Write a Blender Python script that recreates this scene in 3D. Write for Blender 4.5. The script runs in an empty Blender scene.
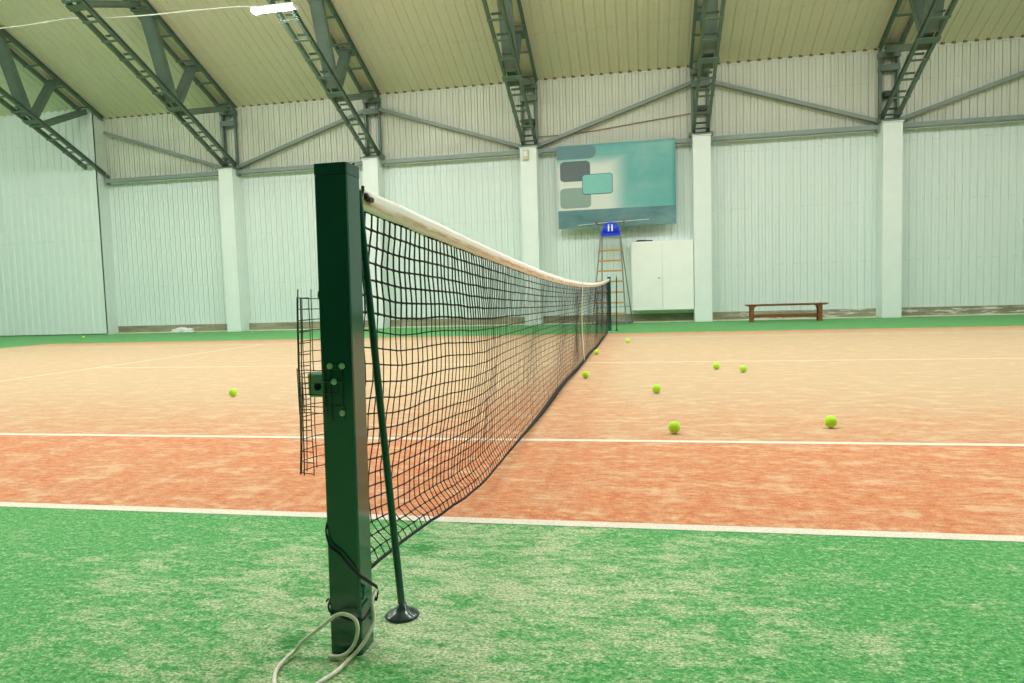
import bpy, math, random
from mathutils import Vector, Matrix, noise as mnoise
random.seed(7)
PI = math.pi
scene = bpy.context.scene
COL = scene.collection

# ------------------------------------------------------------------ helpers
class MB:
    """collects simple shapes; build() links them as one mesh object"""
    def __init__(s):
        s.v = []; s.f = []; s.m = []; s.sm = []; s.uv = None
    def add(s, verts, faces, mi=0, smooth=False):
        b = len(s.v)
        s.v += [tuple(p) for p in verts]
        for f in faces:
            s.f.append(tuple(b + i for i in f)); s.m.append(mi); s.sm.append(smooth)
    def box(s, c, size, rz=0.0, mi=0, bev=0.0):
        hx, hy, hz = size[0] / 2, size[1] / 2, size[2] / 2
        if bev <= 0:
            P = [(x, y, z) for z in (-hz, hz) for (x, y) in ((-hx, -hy), (hx, -hy), (hx, hy), (-hx, hy))]
            F = [(3, 2, 1, 0), (4, 5, 6, 7), (0, 1, 5, 4), (1, 2, 6, 5), (2, 3, 7, 6), (3, 0, 4, 7)]
        else:
            b = min(bev, hx * .9, hy * .9, hz * .9)
            ring = [(-hx + b, -hy), (hx - b, -hy), (hx, -hy + b), (hx, hy - b), (hx - b, hy), (-hx + b, hy), (-hx, hy - b), (-hx, -hy + b)]
            inn = [(-hx + b, -hy + b), (hx - b, -hy + b), (hx - b, -hy + b), (hx - b, hy - b), (hx - b, hy - b), (-hx + b, hy - b), (-hx + b, hy - b), (-hx + b, -hy + b)]
            P = [(x, y, -hz) for x, y in inn] + [(x, y, -hz + b) for x, y in ring] + [(x, y, hz - b) for x, y in ring] + [(x, y, hz) for x, y in inn]
            F = []
            for L in range(3):
                for i in range(8):
                    j = (i + 1) % 8
                    F.append((L * 8 + i, L * 8 + j, L * 8 + 8 + j, L * 8 + 8 + i))
            F.append(tuple(reversed(range(8)))); F.append(tuple(range(24, 32)))
        cr, sr = math.cos(rz), math.sin(rz)
        s.add([(c[0] + x * cr - y * sr, c[1] + x * sr + y * cr, c[2] + z) for x, y, z in P], F, mi)
    def bar(s, a, b, w, h, side=(1, 0, 0), mi=0):
        """rectangular bar from a to b; w along 'side', h across it"""
        a, b = Vector(a), Vector(b); d = (b - a).normalized()
        sd = Vector(side); sd = (sd - d * sd.dot(d)).normalized(); up = sd.cross(d)
        P = []
        for q in (a, b):
            for (i, j) in ((-1, -1), (1, -1), (1, 1), (-1, 1)):
                P.append(q + sd * (i * w / 2) + up * (j * h / 2))
        s.add(P, [(3, 2, 1, 0), (4, 5, 6, 7), (0, 1, 5, 4), (1, 2, 6, 5), (2, 3, 7, 6), (3, 0, 4, 7)], mi)
    def tube(s, pts, r, n=8, mi=0, closed=False, smooth=True, caps=True):
        pts = [Vector(p) for p in pts]; N = len(pts)
        rr = r if isinstance(r, (list, tuple)) else [r] * N
        P = []; prev = None
        for i, p in enumerate(pts):
            if closed: t = pts[(i + 1) % N] - pts[i - 1]
            else: t = pts[min(i + 1, N - 1)] - pts[max(i - 1, 0)]
            t.normalize()
            if prev is None:
                ref = Vector((0, 0, 1)) if abs(t.z) < .9 else Vector((1, 0, 0))
                a = t.cross(ref).normalized()
            else:
                a = (prev - t * prev.dot(t))
                a = a.normalized() if a.length > 1e-6 else t.orthogonal().normalized()
            prev = a; b = t.cross(a)
            for k in range(n):
                an = 2 * PI * k / n
                P.append(p + (a * math.cos(an) + b * math.sin(an)) * rr[i])
        F = []
        for i in range(N if closed else N - 1):
            j = (i + 1) % N
            for k in range(n):
                l = (k + 1) % n
                F.append((i * n + k, i * n + l, j * n + l, j * n + k))
        s.add(P, F, mi, smooth)
        if caps and not closed:
            s.add(P[:n], [tuple(reversed(range(n)))], mi); s.add(P[-n:], [tuple(range(n))], mi)
    def lathe(s, c, prof, n=24, mi=0, axis='z', smooth=True):
        P = []
        for (r, z) in prof:
            for k in range(n):
                a = 2 * PI * k / n
                q = (r * math.cos(a), r * math.sin(a), z)
                if axis == 'y': q = (q[0], -q[2], q[1])
                if axis == 'x': q = (q[2], q[0], q[1])
                P.append((c[0] + q[0], c[1] + q[1], c[2] + q[2]))
        F = []
        for i in range(len(prof) - 1):
            for k in range(n):
                l = (k + 1) % n
                F.append((i * n + k, i * n + l, i * n + n + l, i * n + n + k))
        F.append(tuple(reversed(range(n)))); F.append(tuple(range(len(P) - n, len(P))))
        s.add(P, F, mi, smooth)
    def prism(s, poly, y0, y1, mi=0):
        """polygon in (x, z) extruded from y0 to y1"""
        n = len(poly)
        P = [(x, y0, z) for x, z in poly] + [(x, y1, z) for x, z in poly]
        F = [tuple(range(n)), tuple(reversed(range(n, 2 * n)))]
        for i in range(n):
            j = (i + 1) % n
            F.append((i, n + i, n + j, j))
        s.add(P, F, mi)
    def build(s, name, mats, parent=None):
        me = bpy.data.meshes.new(name)
        L = (0, 0, 0); q = parent
        while q is not None:
            if q.parent is None: L = tuple(q.location) if q.type == 'EMPTY' else (0, 0, 0)
            q = q.parent
        me.from_pydata([(p[0] - L[0], p[1] - L[1], p[2] - L[2]) for p in s.v], [], s.f)
        if not isinstance(mats, (list, tuple)): mats = [mats]
        for m in mats: me.materials.append(m)
        me.polygons.foreach_set('material_index', s.m)
        me.polygons.foreach_set('use_smooth', s.sm)
        me.update()
        o = bpy.data.objects.new(name, me); COL.objects.link(o)
        if parent:
            o.parent = parent
        return o

def tag(o, label=None, cat=None, group=None, kind=None):
    if label: o['label'] = label
    if cat: o['category'] = cat
    if group: o['group'] = group
    if kind: o['kind'] = kind
    return o
def thing(name, label, cat, loc=(0, 0, 0), group=None):
    o = bpy.data.objects.new(name, None); COL.objects.link(o)
    o.location = loc; o.empty_display_size = .1
    return tag(o, label, cat, group)
def spline(pts, n=8):
    """Catmull-Rom through points"""
    P = [Vector(p) for p in pts]; out = []
    for i in range(len(P) - 1):
        p0, p1, p2, p3 = P[max(i - 1, 0)], P[i], P[i + 1], P[min(i + 2, len(P) - 1)]
        for k in range(n):
            t = k / n
            out.append(.5 * ((2 * p1) + (p2 - p0) * t + (2 * p0 - 5 * p1 + 4 * p2 - p3) * t * t + (3 * p1 - p0 - 3 * p2 + p3) * t ** 3))
    out.append(P[-1]); return out

# ------------------------------------------------------------------ materials
def lin(c):
    return tuple((x / 255 / 12.92) if x / 255 <= .04045 else ((x / 255 + .055) / 1.055) ** 2.4 for x in c) + (1.0,)
class NT:
    def __init__(s, name):
        s.m = bpy.data.materials.new(name); s.m.use_nodes = True
        s.t = s.m.node_tree; s.n = s.t.nodes; s.l = s.t.links
        s.b = s.n['Principled BSDF']
        s.co = s.n.new('ShaderNodeTexCoord')
    def set(s, **k):
        for a, v in k.items(): s.b.inputs[a.replace('_', ' ')].default_value = v
    def obj(s, scale=(1, 1, 1), src='Object'):
        mp = s.n.new('ShaderNodeMapping'); mp.inputs['Scale'].default_value = scale
        s.l.new(s.co.outputs[src], mp.inputs['Vector']); return mp.outputs[0]
    def noise(s, vec, scale, detail=4, rough=.6):
        t = s.n.new('ShaderNodeTexNoise'); t.inputs['Scale'].default_value = scale
        t.inputs['Detail'].default_value = detail; t.inputs['Roughness'].default_value = rough
        s.l.new(vec, t.inputs['Vector']); return t.outputs['Fac']
    def ramp(s, fac, stops):
        r = s.n.new('ShaderNodeValToRGB'); e = r.color_ramp.elements
        while len(e) < len(stops): e.new(.5)
        for q, (p, c) in zip(e, stops):
            q.position = p; q.color = c if len(c) == 4 else c + (1,)
        s.l.new(fac, r.inputs[0]); return r.outputs[0]
    def mix(s, fac, a, b, mode='MIX'):
        x = s.n.new('ShaderNodeMix'); x.data_type = 'RGBA'; x.blend_type = mode
        for sock, val in ((x.inputs[0], fac), (x.inputs[6], a), (x.inputs[7], b)):
            if hasattr(val, 'default_value') or hasattr(val, 'is_linked'): s.l.new(val, sock)
            else: sock.default_value = val
        return x.outputs[2]
    def math(s, op, a, b=0.0, c=None, clamp=False):
        x = s.n.new('ShaderNodeMath'); x.operation = op; x.use_clamp = clamp
        for i, v in enumerate((a, b, c)):
            if v is None: continue
            if hasattr(v, 'is_linked'): s.l.new(v, x.inputs[i])
            else: x.inputs[i].default_value = v
        return x.outputs[0]
    def mapr(s, v, a, b, c=0.0, d=1.0, smooth=True):
        x = s.n.new('ShaderNodeMapRange'); x.interpolation_type = 'SMOOTHSTEP' if smooth else 'LINEAR'
        s.l.new(v, x.inputs[0])
        for i, q in enumerate((a, b, c, d)): x.inputs[i + 1].default_value = q
        return x.outputs[0]
    def xyz(s, src='Object'):
        x = s.n.new('ShaderNodeSeparateXYZ'); s.l.new(s.co.outputs[src], x.inputs[0]); return x.outputs
    def bump(s, h, strength, dist):
        b = s.n.new('ShaderNodeBump'); b.inputs['Strength'].default_value = strength; b.inputs['Distance'].default_value = dist
        s.l.new(h, b.inputs['Height']); s.l.new(b.outputs[0], s.b.inputs['Normal'])
    def col(s, c): s.l.new(c, s.b.inputs['Base Color'])

def plain(name, rgb, rough=.5, metal=0.0, var=.12, scale=6, spec=.5, emit=None):
    t = NT(name); c = lin(rgb)
    f = t.noise(t.obj(), scale)
    d = tuple(x * (1 - var) for x in c[:3]) + (1,); e = tuple(min(1, x * (1 + var)) for x in c[:3]) + (1,)
    t.col(t.ramp(f, [(.3, d), (.7, e)]))
    t.set(Roughness=rough, Metallic=metal, Specular_IOR_Level=spec)
    return t.m

M = {}
M['post'] = plain('dark_green_gloss_paint', (13, 80, 66), .10, var=.06, scale=9, spec=.9)
M['cap'] = plain('dark_green_cap', (15, 78, 66), .16, var=.06, spec=.8)
M['stick'] = plain('dark_green_tube', (10, 76, 62), .16, var=.08, spec=.7)
M['foot'] = plain('green_black_plastic', (16, 56, 54), .18, spec=.8)
M['bolt'] = plain('galvanized_bolt', (200, 212, 198), .38, .2)
M['housing'] = plain('grey_green_casting', (158, 186, 166), .5, .05)
M['black'] = plain('black_plastic', (18, 18, 20), .45)
M['wire'] = plain('weathered_wire', (88, 84, 70), .5, .3, .25, 60)
M['cord'] = plain('black_net_twine', (24, 24, 27), .8, var=.2, scale=40)
M['strapcord'] = plain('black_brown_cord', (40, 34, 34), .7, var=.3, scale=60)
M['rope'] = plain('dirty_white_rope', (238, 232, 216), .75, var=.15, scale=50)
M['strap'] = plain('cream_webbing', (226, 218, 190), .8, var=.1, scale=30)
M['steel'] = plain('grey_green_steel_paint', (98, 117, 106), .38, .0, .14, 3)
M['pipe'] = plain('grey_steel_pipe', (134, 148, 142), .4, .0, .1, 2)
M['lampbody'] = plain('white_lamp_body', (225, 230, 228), .4)
M['cable'] = plain('white_cable', (225, 225, 215), .5)
M['cabinet'] = plain('white_painted_board', (244, 248, 242), .45, var=.03, scale=2)
M['brass'] = plain('brass_knob', (190, 150, 60), .35, .7)
M['dark'] = plain('dark_board', (70, 66, 58), .6)
M['blue'] = plain('blue_plastic', (34, 66, 222), .3, var=.06)
M['chairsteel'] = plain('grey_chair_tube', (128, 138, 134), .4, .5)
M['rung'] = plain('yellow_wood_rung', (206, 152, 62), .5, var=.15, scale=20)
M['grip'] = plain('brown_wood_grip', (140, 84, 40), .5)
M['bag'] = plain('crumpled_white_bag', (230, 235, 230), .6)
M['sensor'] = plain('cream_sensor_box', (206, 206, 176), .5)
M['jbox'] = plain('dark_box', (56, 62, 56), .5)
M['closer'] = plain('brown_foam', (122, 106, 80), .8)
M['low_bounce'] = plain('dark_green_low_bounce', (26, 66, 50), .8)
M['column'] = plain('white_column_paint', (230, 240, 236), .45, var=.03, scale=2)

# bench wood
t = NT('brown_bench_wood'); f = t.noise(t.obj((2, 30, 30)), 3)
t.col(t.ramp(f, [(.3, lin((98, 60, 34))), (.7, lin((150, 96, 54)))])); t.set(Roughness=.45); M['bench'] = t.m

# tennis ball felt
t = NT('yellow_green_felt'); f = t.noise(t.obj(), 180, 3)
t.col(t.ramp(f, [(.3, lin((166, 240, 14))), (.7, lin((205, 252, 60)))])); t.set(Roughness=.9, Sheen_Weight=.2); t.bump(f, .4, .002); M['felt'] = t.m
M['seam'] = plain('pale_ball_seam', (222, 236, 170), .8)

# lamp glow
t = NT('lamp_diffuser'); t.set(Base_Color=(1, 1, 1, 1), Emission_Color=(.99, 1, .99, 1), Emission_Strength=155.0); M['glow'] = t.m

# corrugated wall sheets
def sheet(name, rgb, dirt, rough=.42):
    t = NT(name); x = t.xyz()
    st = t.noise(t.obj((5, 5, .25)), 1.5, 5)
    c = t.mix(t.mapr(st, .45, .8, 0, .35), lin(rgb), lin(dirt))
    # horizontal rows of screws / sheet seams, faint
    z = t.math('MODULO', t.math('ADD', x[2], .05), 1.38)
    row = t.math('LESS_THAN', z, .03)
    dots = t.noise(t.obj((14, 14, 3)), 1.0, 1)
    c = t.mix(t.math('MULTIPLY', row, t.mapr(dots, .5, .6, 0, .13)), c, lin((120, 122, 108)))
    t.col(c); t.set(Roughness=rough); return t.m
M['wall_low'] = sheet('white_wall_sheet', (222, 235, 231), (206, 218, 212))
M['wall_up'] = sheet('cream_wall_sheet', (212, 218, 204), (194, 194, 178))
M['ceil'] = sheet('cream_roof_sheet', (220, 216, 194), (206, 202, 178), .55)

# concrete plinth
t = NT('stained_concrete'); a = t.noise(t.obj((1, 1, 3)), 1.3, 8); b = t.noise(t.obj((.6, 1, 5)), 2.2, 8, .7)
c = t.ramp(a, [(.3, lin((122, 122, 96))), (.7, lin((160, 160, 134)))])
xx = t.xyz()
wh = t.math('MULTIPLY', t.mapr(b, .50, .60), t.mapr(xx[0], 1.5, 4.5, .12, 1))
c = t.mix(wh, c, lin((216, 220, 208)))
b2 = t.noise(t.obj((.9, 1, 6)), 3.1, 6); c = t.mix(t.mapr(b2, .6, .68, 0, .7), c, lin((84, 84, 66)))
t.col(c); t.set(Roughness=.9); t.bump(a, .5, .01); M['plinth'] = t.m
M['kerb'] = plain('pale_sand_kerb', (214, 214, 190), .9, var=.12, scale=8)

# green artificial turf with sand
t = NT('green_artificial_turf'); P = t.obj()
x = t.xyz()
big = t.noise(t.obj((1, 1.6, 1)), 3.2, 5, .7)
# rows of pile lean slightly across the court
mp = t.n.new('ShaderNodeMapping'); mp.inputs['Rotation'].default_value = (0, 0, .35); mp.inputs['Scale'].default_value = (10, 26, 10)
t.l.new(t.co.outputs['Object'], mp.inputs['Vector'])
mid = t.noise(mp.outputs[0], 1.0, 5, .72)
fine = t.noise(t.obj((1, 1.5, 1)), 120, 4, .8); fib = t.noise(t.obj((48, 62, 48)), 1.0, 4, .8)
g = t.ramp(t.math('ADD', t.math('MULTIPLY', fine, .55), t.math('MULTIPLY', fib, .45)), [(.40, lin((22, 116, 46))), (.48, lin((68, 154, 78))), (.55, lin((112, 178, 106))), (.63, lin((190, 218, 176)))])
# distance from the near post: the turf there is worn and sandy
dx = t.math('SUBTRACT', x[0], .16); dy = t.math('SUBTRACT', x[1], -.60)
dd = t.math('SQRT', t.math('ADD', t.math('MULTIPLY', t.math('MULTIPLY', dx, dx), .55), t.math('MULTIPLY', dy, dy)))
worn = t.mapr(dd, .05, 1.2, .12, 0)
sand = t.math('ADD', t.math('ADD', t.math('MULTIPLY', big, .42), t.math('MULTIPLY', mid, .50)), t.math('ADD', t.math('MULTIPLY', fib, .22), worn))
sf = t.mapr(sand, .585, .76, 0, .85)
sandc = t.ramp(fine, [(.40, lin((96, 152, 88))), (.5, lin((186, 200, 156))), (.6, lin((240, 232, 206)))])
far = t.mapr(x[1], 3, 11, 0, 1)
c = t.mix(t.math('MULTIPLY', sf, t.math('SUBTRACT', 1.0, far)), g, sandc)
# two clumps of cleaner, denser pile by the post
cl = None
for (px, py, r) in ((-.115, -.862, .05), (.005, -.25, .05)):
    ex = t.math('SUBTRACT', x[0], px); ey = t.math('SUBTRACT', x[1], py)
    d = t.math('SQRT', t.math('ADD', t.math('MULTIPLY', ex, ex), t.math('MULTIPLY', ey, ey)))
    d = t.math('ADD', d, t.math('MULTIPLY', t.math('SUBTRACT', fib, .5), .16))
    q = t.mapr(d, r * .4, r * 1.3, .85, 0)
    cl = q if cl is None else t.math('MAXIMUM', cl, q)
c = t.mix(cl, c, t.ramp(fib, [(.35, lin((12, 104, 36))), (.6, lin((44, 150, 60)))]))
t.col(c); t.set(Roughness=.85, Specular_IOR_Level=.25, Sheen_Weight=.08)
hh = t.math('ADD', t.math('MULTIPLY', fine, .6), fib); t.bump(hh, .55, .006); M['turf'] = t.m

# terracotta court carpet, sand-filled
t = NT('terracotta_court_carpet'); P = t.obj(); x = t.xyz()
fine = t.noise(P, 150, 3, .75)
streak = t.noise(t.obj((4.5, 10, 1)), 1.0, 7, .74); big = t.noise(t.obj((.5, .9, 1)), 1.0, 4, .6); streak2 = t.noise(t.obj((18, 36, 1)), 1.0, 5, .8)
base = t.ramp(t.math('ADD', t.math('MULTIPLY', streak2, .6), t.math('MULTIPLY', fine, .4)), [(.38, lin((182, 88, 46))), (.5, lin((208, 128, 80))), (.62, lin((230, 176, 130)))])
# sand lies thicker in the middle of the court than in the two tramlines
a = t.math('ADD', t.mapr(x[1], 1.25, 1.45, 0, .38), t.mapr(x[1], 1.3, 4.5, 0, .62)); b = t.mapr(x[1], 9.9, 10.5, 1, .25)
nx = t.math('ABSOLUTE', t.math('SUBTRACT', x[0], .05)); nn = t.mapr(nx, .05, .8, .45, 1)
cen = t.math('MULTIPLY', t.math('MULTIPLY', a, b), nn)
lev = t.math('ADD', t.math('MULTIPLY', cen, .30), t.math('ADD', t.math('MULTIPLY', streak, .52), t.math('ADD', t.math('MULTIPLY', big, .14), t.math('MULTIPLY', streak2, .30))))
sf = t.mapr(lev, .385, .74, .0, .92)
sandc = t.ramp(fine, [(.3, lin((184, 160, 122))), (.7, lin((202, 186, 150)))])
c = t.mix(sf, base, sandc)
c = t.mix(t.mapr(fine, .35, .7, .16, 0), c, lin((176, 98, 56)))
c = t.mix(t.mapr(streak, .50, .62, 0, .34), c, lin((236, 206, 166)))
v = t.n.new('ShaderNodeTexVoronoi'); v.inputs['Scale'].default_value = 7.0; t.l.new(P, v.inputs['Vector'])
fl = t.math('LESS_THAN', v.outputs['Distance'], .055)
c = t.mix(t.math('MULTIPLY', fl, .75), c, lin((205, 200, 70)))   # ball fluff caught in the pile
t.col(c); t.set(Roughness=.9, Specular_IOR_Level=.2, Sheen_Weight=.15)
t.bump(fine, .4, .004); M['court'] = t.m
t = NT('white_line_pile'); f = t.noise(t.obj(), 90, 4, .7); f2 = t.noise(t.obj((.6, 2, 1)), 2.5, 4)
xl = t.xyz()
lc = t.ramp(f, [(.25, lin((204, 188, 160))), (.6, lin((226, 222, 208)))])
dust = t.math('MULTIPLY', t.mapr(xl[1], 2.5, 5.4, 0, .5), t.mapr(f2, .3, .7, .75, 1))
lc = t.mix(dust, lc, lin((220, 204, 170)))
t.col(lc); t.set(Roughness=.9); M['line'] = t.m

# headband canvas (UV: u along in metres, v across 0..1)
t = NT('white_canvas_band'); s = t.n.new('ShaderNodeSeparateXYZ'); t.l.new(t.co.outputs['UV'], s.inputs[0])
mp = t.n.new('ShaderNodeMapping'); mp.inputs['Scale'].default_value = (3, 2.2, 1); t.l.new(t.co.outputs['UV'], mp.inputs['Vector'])
n1 = t.noise(mp.outputs[0], 1.6, 6, .7); n2 = t.noise(t.obj(), 120, 3)
vv = t.math('SUBTRACT', s.outputs[1], .36); vv = t.math('ABSOLUTE', vv)
band = t.mapr(vv, .03, .26, 1, 0)
st = t.math('MULTIPLY', band, t.mapr(n1, .34, .6, .25, 1))
c = t.ramp(n2, [(.3, lin((246, 244, 238))), (.7, lin((253, 253, 250)))])
c = t.mix(t.math('MULTIPLY', st, .85), c, lin((196, 154, 98)))
du = t.math('ABSOLUTE', t.math('SUBTRACT', s.outputs[0], .07)); dv = t.math('ABSOLUTE', t.math('SUBTRACT', s.outputs[1], .55))
rust = t.math('MULTIPLY', t.mapr(du, .01, .07, 1, 0), t.mapr(dv, .1, .5, 1, 0))
c = t.mix(t.math('MULTIPLY', rust, .7), c, lin((150, 140, 92)))
t.col(c); t.set(Roughness=.85); t.bump(n2, .3, .002); M['band'] = t.m

# printed banner
t = NT('banner_print'); x = t.xyz()
nn = t.noise(t.obj((.7, .7, 1.1)), 1.2, 3)
hx = t.math('ADD', x[0], t.math('MULTIPLY', t.math('SUBTRACT', nn, .5), .35))
gr = t.mapr(hx, -.2, .42, 0, 1)
up = t.mapr(x[2], 1.48, 1.80, 0, 1)
ft = t.math('MAXIMUM', gr, up)
teal = t.ramp(nn, [(.3, lin((92, 164, 162))), (.5, lin((104, 174, 170))), (.7, lin((132, 184, 178)))])
c = t.mix(ft, lin((212, 220, 212)), teal)
t.col(c); t.set(Roughness=.5); M['banner'] = t.m
for k, c in (('b1', (94, 134, 140)), ('b2', (88, 104, 106)), ('b3', (138, 162, 152)), ('b4', (122, 192, 184)), ('b4o', (66, 100, 110))):
    M[k] = plain('print_' + k, c, .5, var=.05, scale=1.5)
t = NT('banner_band_print'); n = t.noise(t.obj((1, 1, 2)), 1.3, 4); t.col(t.ramp(n, [(.3, lin((66, 112, 120))), (.7, lin((112, 150, 152)))])); t.set(Roughness=.5); M['b5'] = t.m

# ------------------------------------------------------------------ room
YW, YC, ZW = 15.5, 15.05, 6.25         # back wall, column fronts, eaves
XS = [-14.72, -10.545, -6.325, -2.105, 2.115, 6.335, 10.555]
XL, XR, YB = -24.0, 18.0, -5.0
YR = 5.3                                # ridge
SL = .45
def roofz(y): return ZW + SL * (YW - y) if y > YR else ZW + SL * (YW - YR) - SL * (YR - y)

b = MB(); b.box(((XL + XR) / 2, (YW + .3 + YB) / 2, -.05), (XR - XL, YW + .3 - YB, .1))
tag(b.build('floor', M['turf']), 'green sand-dressed turf around the court', 'floor', kind='structure')

# court carpet with its inlaid lines
b = MB()
def quad(x0, x1, y0, y1, z, mi): b.add([(x0, y0, z), (x1, y0, z), (x1, y1, z), (x0, y1, z)], [(0, 1, 2, 3)], mi)
quad(-12.55, 12.5, .045, 10.98, .0008, 0)
for (y0, y1, xa, xb) in ((0, .055, -13, 12.5), (1.347, 1.397, -12.5, 12.5), (5.461, 5.511, -6.4, 6.4), (9.577, 9.627, -11.9, 11.9), (10.93, 10.965, -12.5, 12.5)):
    quad(xa, xb, y0, y1, .0014, 1 if y1 < 10 else 0)
quad(-6.425, -6.375, 1.397, 9.577, .0017, 1); quad(6.375, 6.425, 1.397, 9.577, .0017, 1)
tag(b.build('floor.001', [M['court'], M['line']]), 'terracotta court carpet with inlaid white lines', 'floor', kind='structure')

# corrugated sheet: profile along x, extruded along a path in (y, z)
TRAP = ((0, 0), (.36, 0), (.46, 1), (.90, 1), (1.0, 0))
GROOVE = ((0, 1), (.42, 1), (.45, .65), (.50, .65), (.53, 1), (.86, 1), (.90, 0), (.97, 0), (1, 1))
PAN = ((0, 1), (.40, 1), (.42, .8), (.46, .8), (.48, 1), (.84, 1), (.88, 0), (.97, 0), (1, 1))
def corrug(b, x0, x1, path, pitch, depth, nrm, mi=0, phase=0.0, kind=TRAP):
    prof = []; x = x0 - phase
    while x < x1 + pitch:
        for (u, d) in kind:
            prof.append((min(max(x + u * pitch, x0), x1), d * depth))
        # a fine stiffening groove
        x += pitch
    n = len(prof); P = []
    for (y, z) in path:
        for (px, d) in prof: P.append((px, y + nrm[0] * d, z + nrm[1] * d))
    F = []
    for r in range(len(path) - 1):
        for i in range(n - 1):
            F.append((r * n + i, r * n + i + 1, (r + 1) * n + i + 1, (r + 1) * n + i))
    b.add(P, F, mi)
b = MB()
corrug(b, -14.6, XR, [(YW, .215), (YW, 4.40)], .16, .022, (-1, 0), 0, 0, GROOVE)
corrug(b, -14.6, XR, [(YW + .01, 4.40), (YW + .01, ZW + .02)], .165, .028, (-1, 0), 1, .08, GROOVE)
b.box(((XR - 14.6) / 2, YW + .06, 3.2), (XR + 14.6, .05, 6.4), 0, 0)
tag(b.build('wall_back', [M['wall_low'], M['wall_up']]), 'white corrugated back wall', 'wall', kind='structure')
# left bay stands flush with the column fronts
b = MB()
corrug(b, XL, -14.6, [(YC, .03), (YC, roofz(YC) + .02)], .23, .03, (-1, 0), 0)
b.box((-14.635, YC - .012, 3.17), (.07, .05, 6.26)); b.box((-14.61, (YC + YW) / 2, 3.1), (.02, YW - YC + .04, 6.3), 0, 0)
tag(b.build('wall_back.001', [M['wall_low'], M['wall_up']]), 'white corrugated wall of the projecting left bay', 'wall', kind='structure')
b = MB(); b.box(((XR - 14.6) / 2, YW + .02, .108), (XR + 14.6, .10, .216)); 
tag(b.build('baseboard_back', M['plinth']), 'stained concrete plinth under the back wall', 'plinth', kind='structure')
b = MB(); b.box(((XR - 14.6) / 2, YW - .11, .012), (XR + 14.6, .16, .024))
tag(b.build('trim_1', M['kerb']), 'pale sandy strip at the foot of the back wall', 'trim', kind='structure')
b = MB(); b.box((XL - .05, (YW + YB) / 2, 5.5), (.1, YW - YB, 11))
tag(b.build('wall_left', M['wall_low']), 'white left end wall', 'wall', kind='structure')
b = MB(); b.box((XR + .05, (YW + YB) / 2, 5.5), (.1, YW - YB, 11))
tag(b.build('wall_right', M['wall_low']), 'white right end wall', 'wall', kind='structure')
b = MB(); b.box(((XL + XR) / 2, YB - .05, 3.15), (XR - XL, .1, 6.3))  # unseen wall; dark colour chosen to reduce reflections and light on front faces
tag(b.build('wall_front', M['low_bounce']), 'unseen near-side wall, made dark green to cut reflected light', 'wall', kind='structure')
b = MB()
corrug(b, XL, XR, [(YW + .12, roofz(YW + .12)), (YR, roofz(YR)), (YB - .1, roofz(YB - .1))], .235, .022, (0, -1), 0, 0, PAN)
b.add([(XL, YW + .12, roofz(YW) + .03), (XR, YW + .12, roofz(YW) + .03), (XR, YR, roofz(YR) + .06), (XL, YR, roofz(YR) + .06), (XR, YB - .1, roofz(YB) + .03), (XL, YB - .1, roofz(YB) + .03)], [(0, 1, 2, 3), (3, 2, 4, 5)])
tag(b.build('ceiling', M['ceil']), 'cream corrugated pitched roof lining', 'ceiling', kind='structure')
# eaves line: small foam closers where the roof ribs meet the wall
b = MB(); x = -14.5
while x < XR:
    b.box((x + .14, YW - .04, ZW - .008), (.085, .03, .05)); x += .235
tag(b.build('trim_2', M['closer']), 'row of small dark closers along the eaves', 'trim', kind='structure')
b = MB(); b.box(((XR - 14.6) / 2, YW - .02, ZW - .04), (XR + 14.6, .02, .045))
tag(b.build('trim_3', M['wall_up']), 'pale flashing along the eaves', 'trim', kind='structure')

# ------------------------------------------------------------------ columns
WHERE = ['at the step in the wall, far left', 'first from the left, in front of the plinth', 'rising behind the near net post', 'with small cream box, left of the banner',
         'between the white cabinet and the brown bench', 'right of the brown bench', 'outermost on the right']
for i, xc in enumerate(XS):
    if i == 0: continue
    b = MB()
    b.box((xc, (YC + YW) / 2 - .005, 2.235), (.42, YW - YC, 4.47), 0, 0, .008)
    for k in (-.12, 0, .12): b.box((xc + k, YC - .004, 2.23), (.012, .008, 4.42))
    for k in (-.12, 0, .12): b.box((xc + .21 + .003, (YC + YW) / 2 + k, 2.23), (.008, .012, 4.42))
    b.box((xc, YC + .19, 4.475), (.46, .44, .02))
    tag(b.build('column', M['column']), 'white square-clad column ' + WHERE[i], 'column', 'columns along the back wall')

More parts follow.
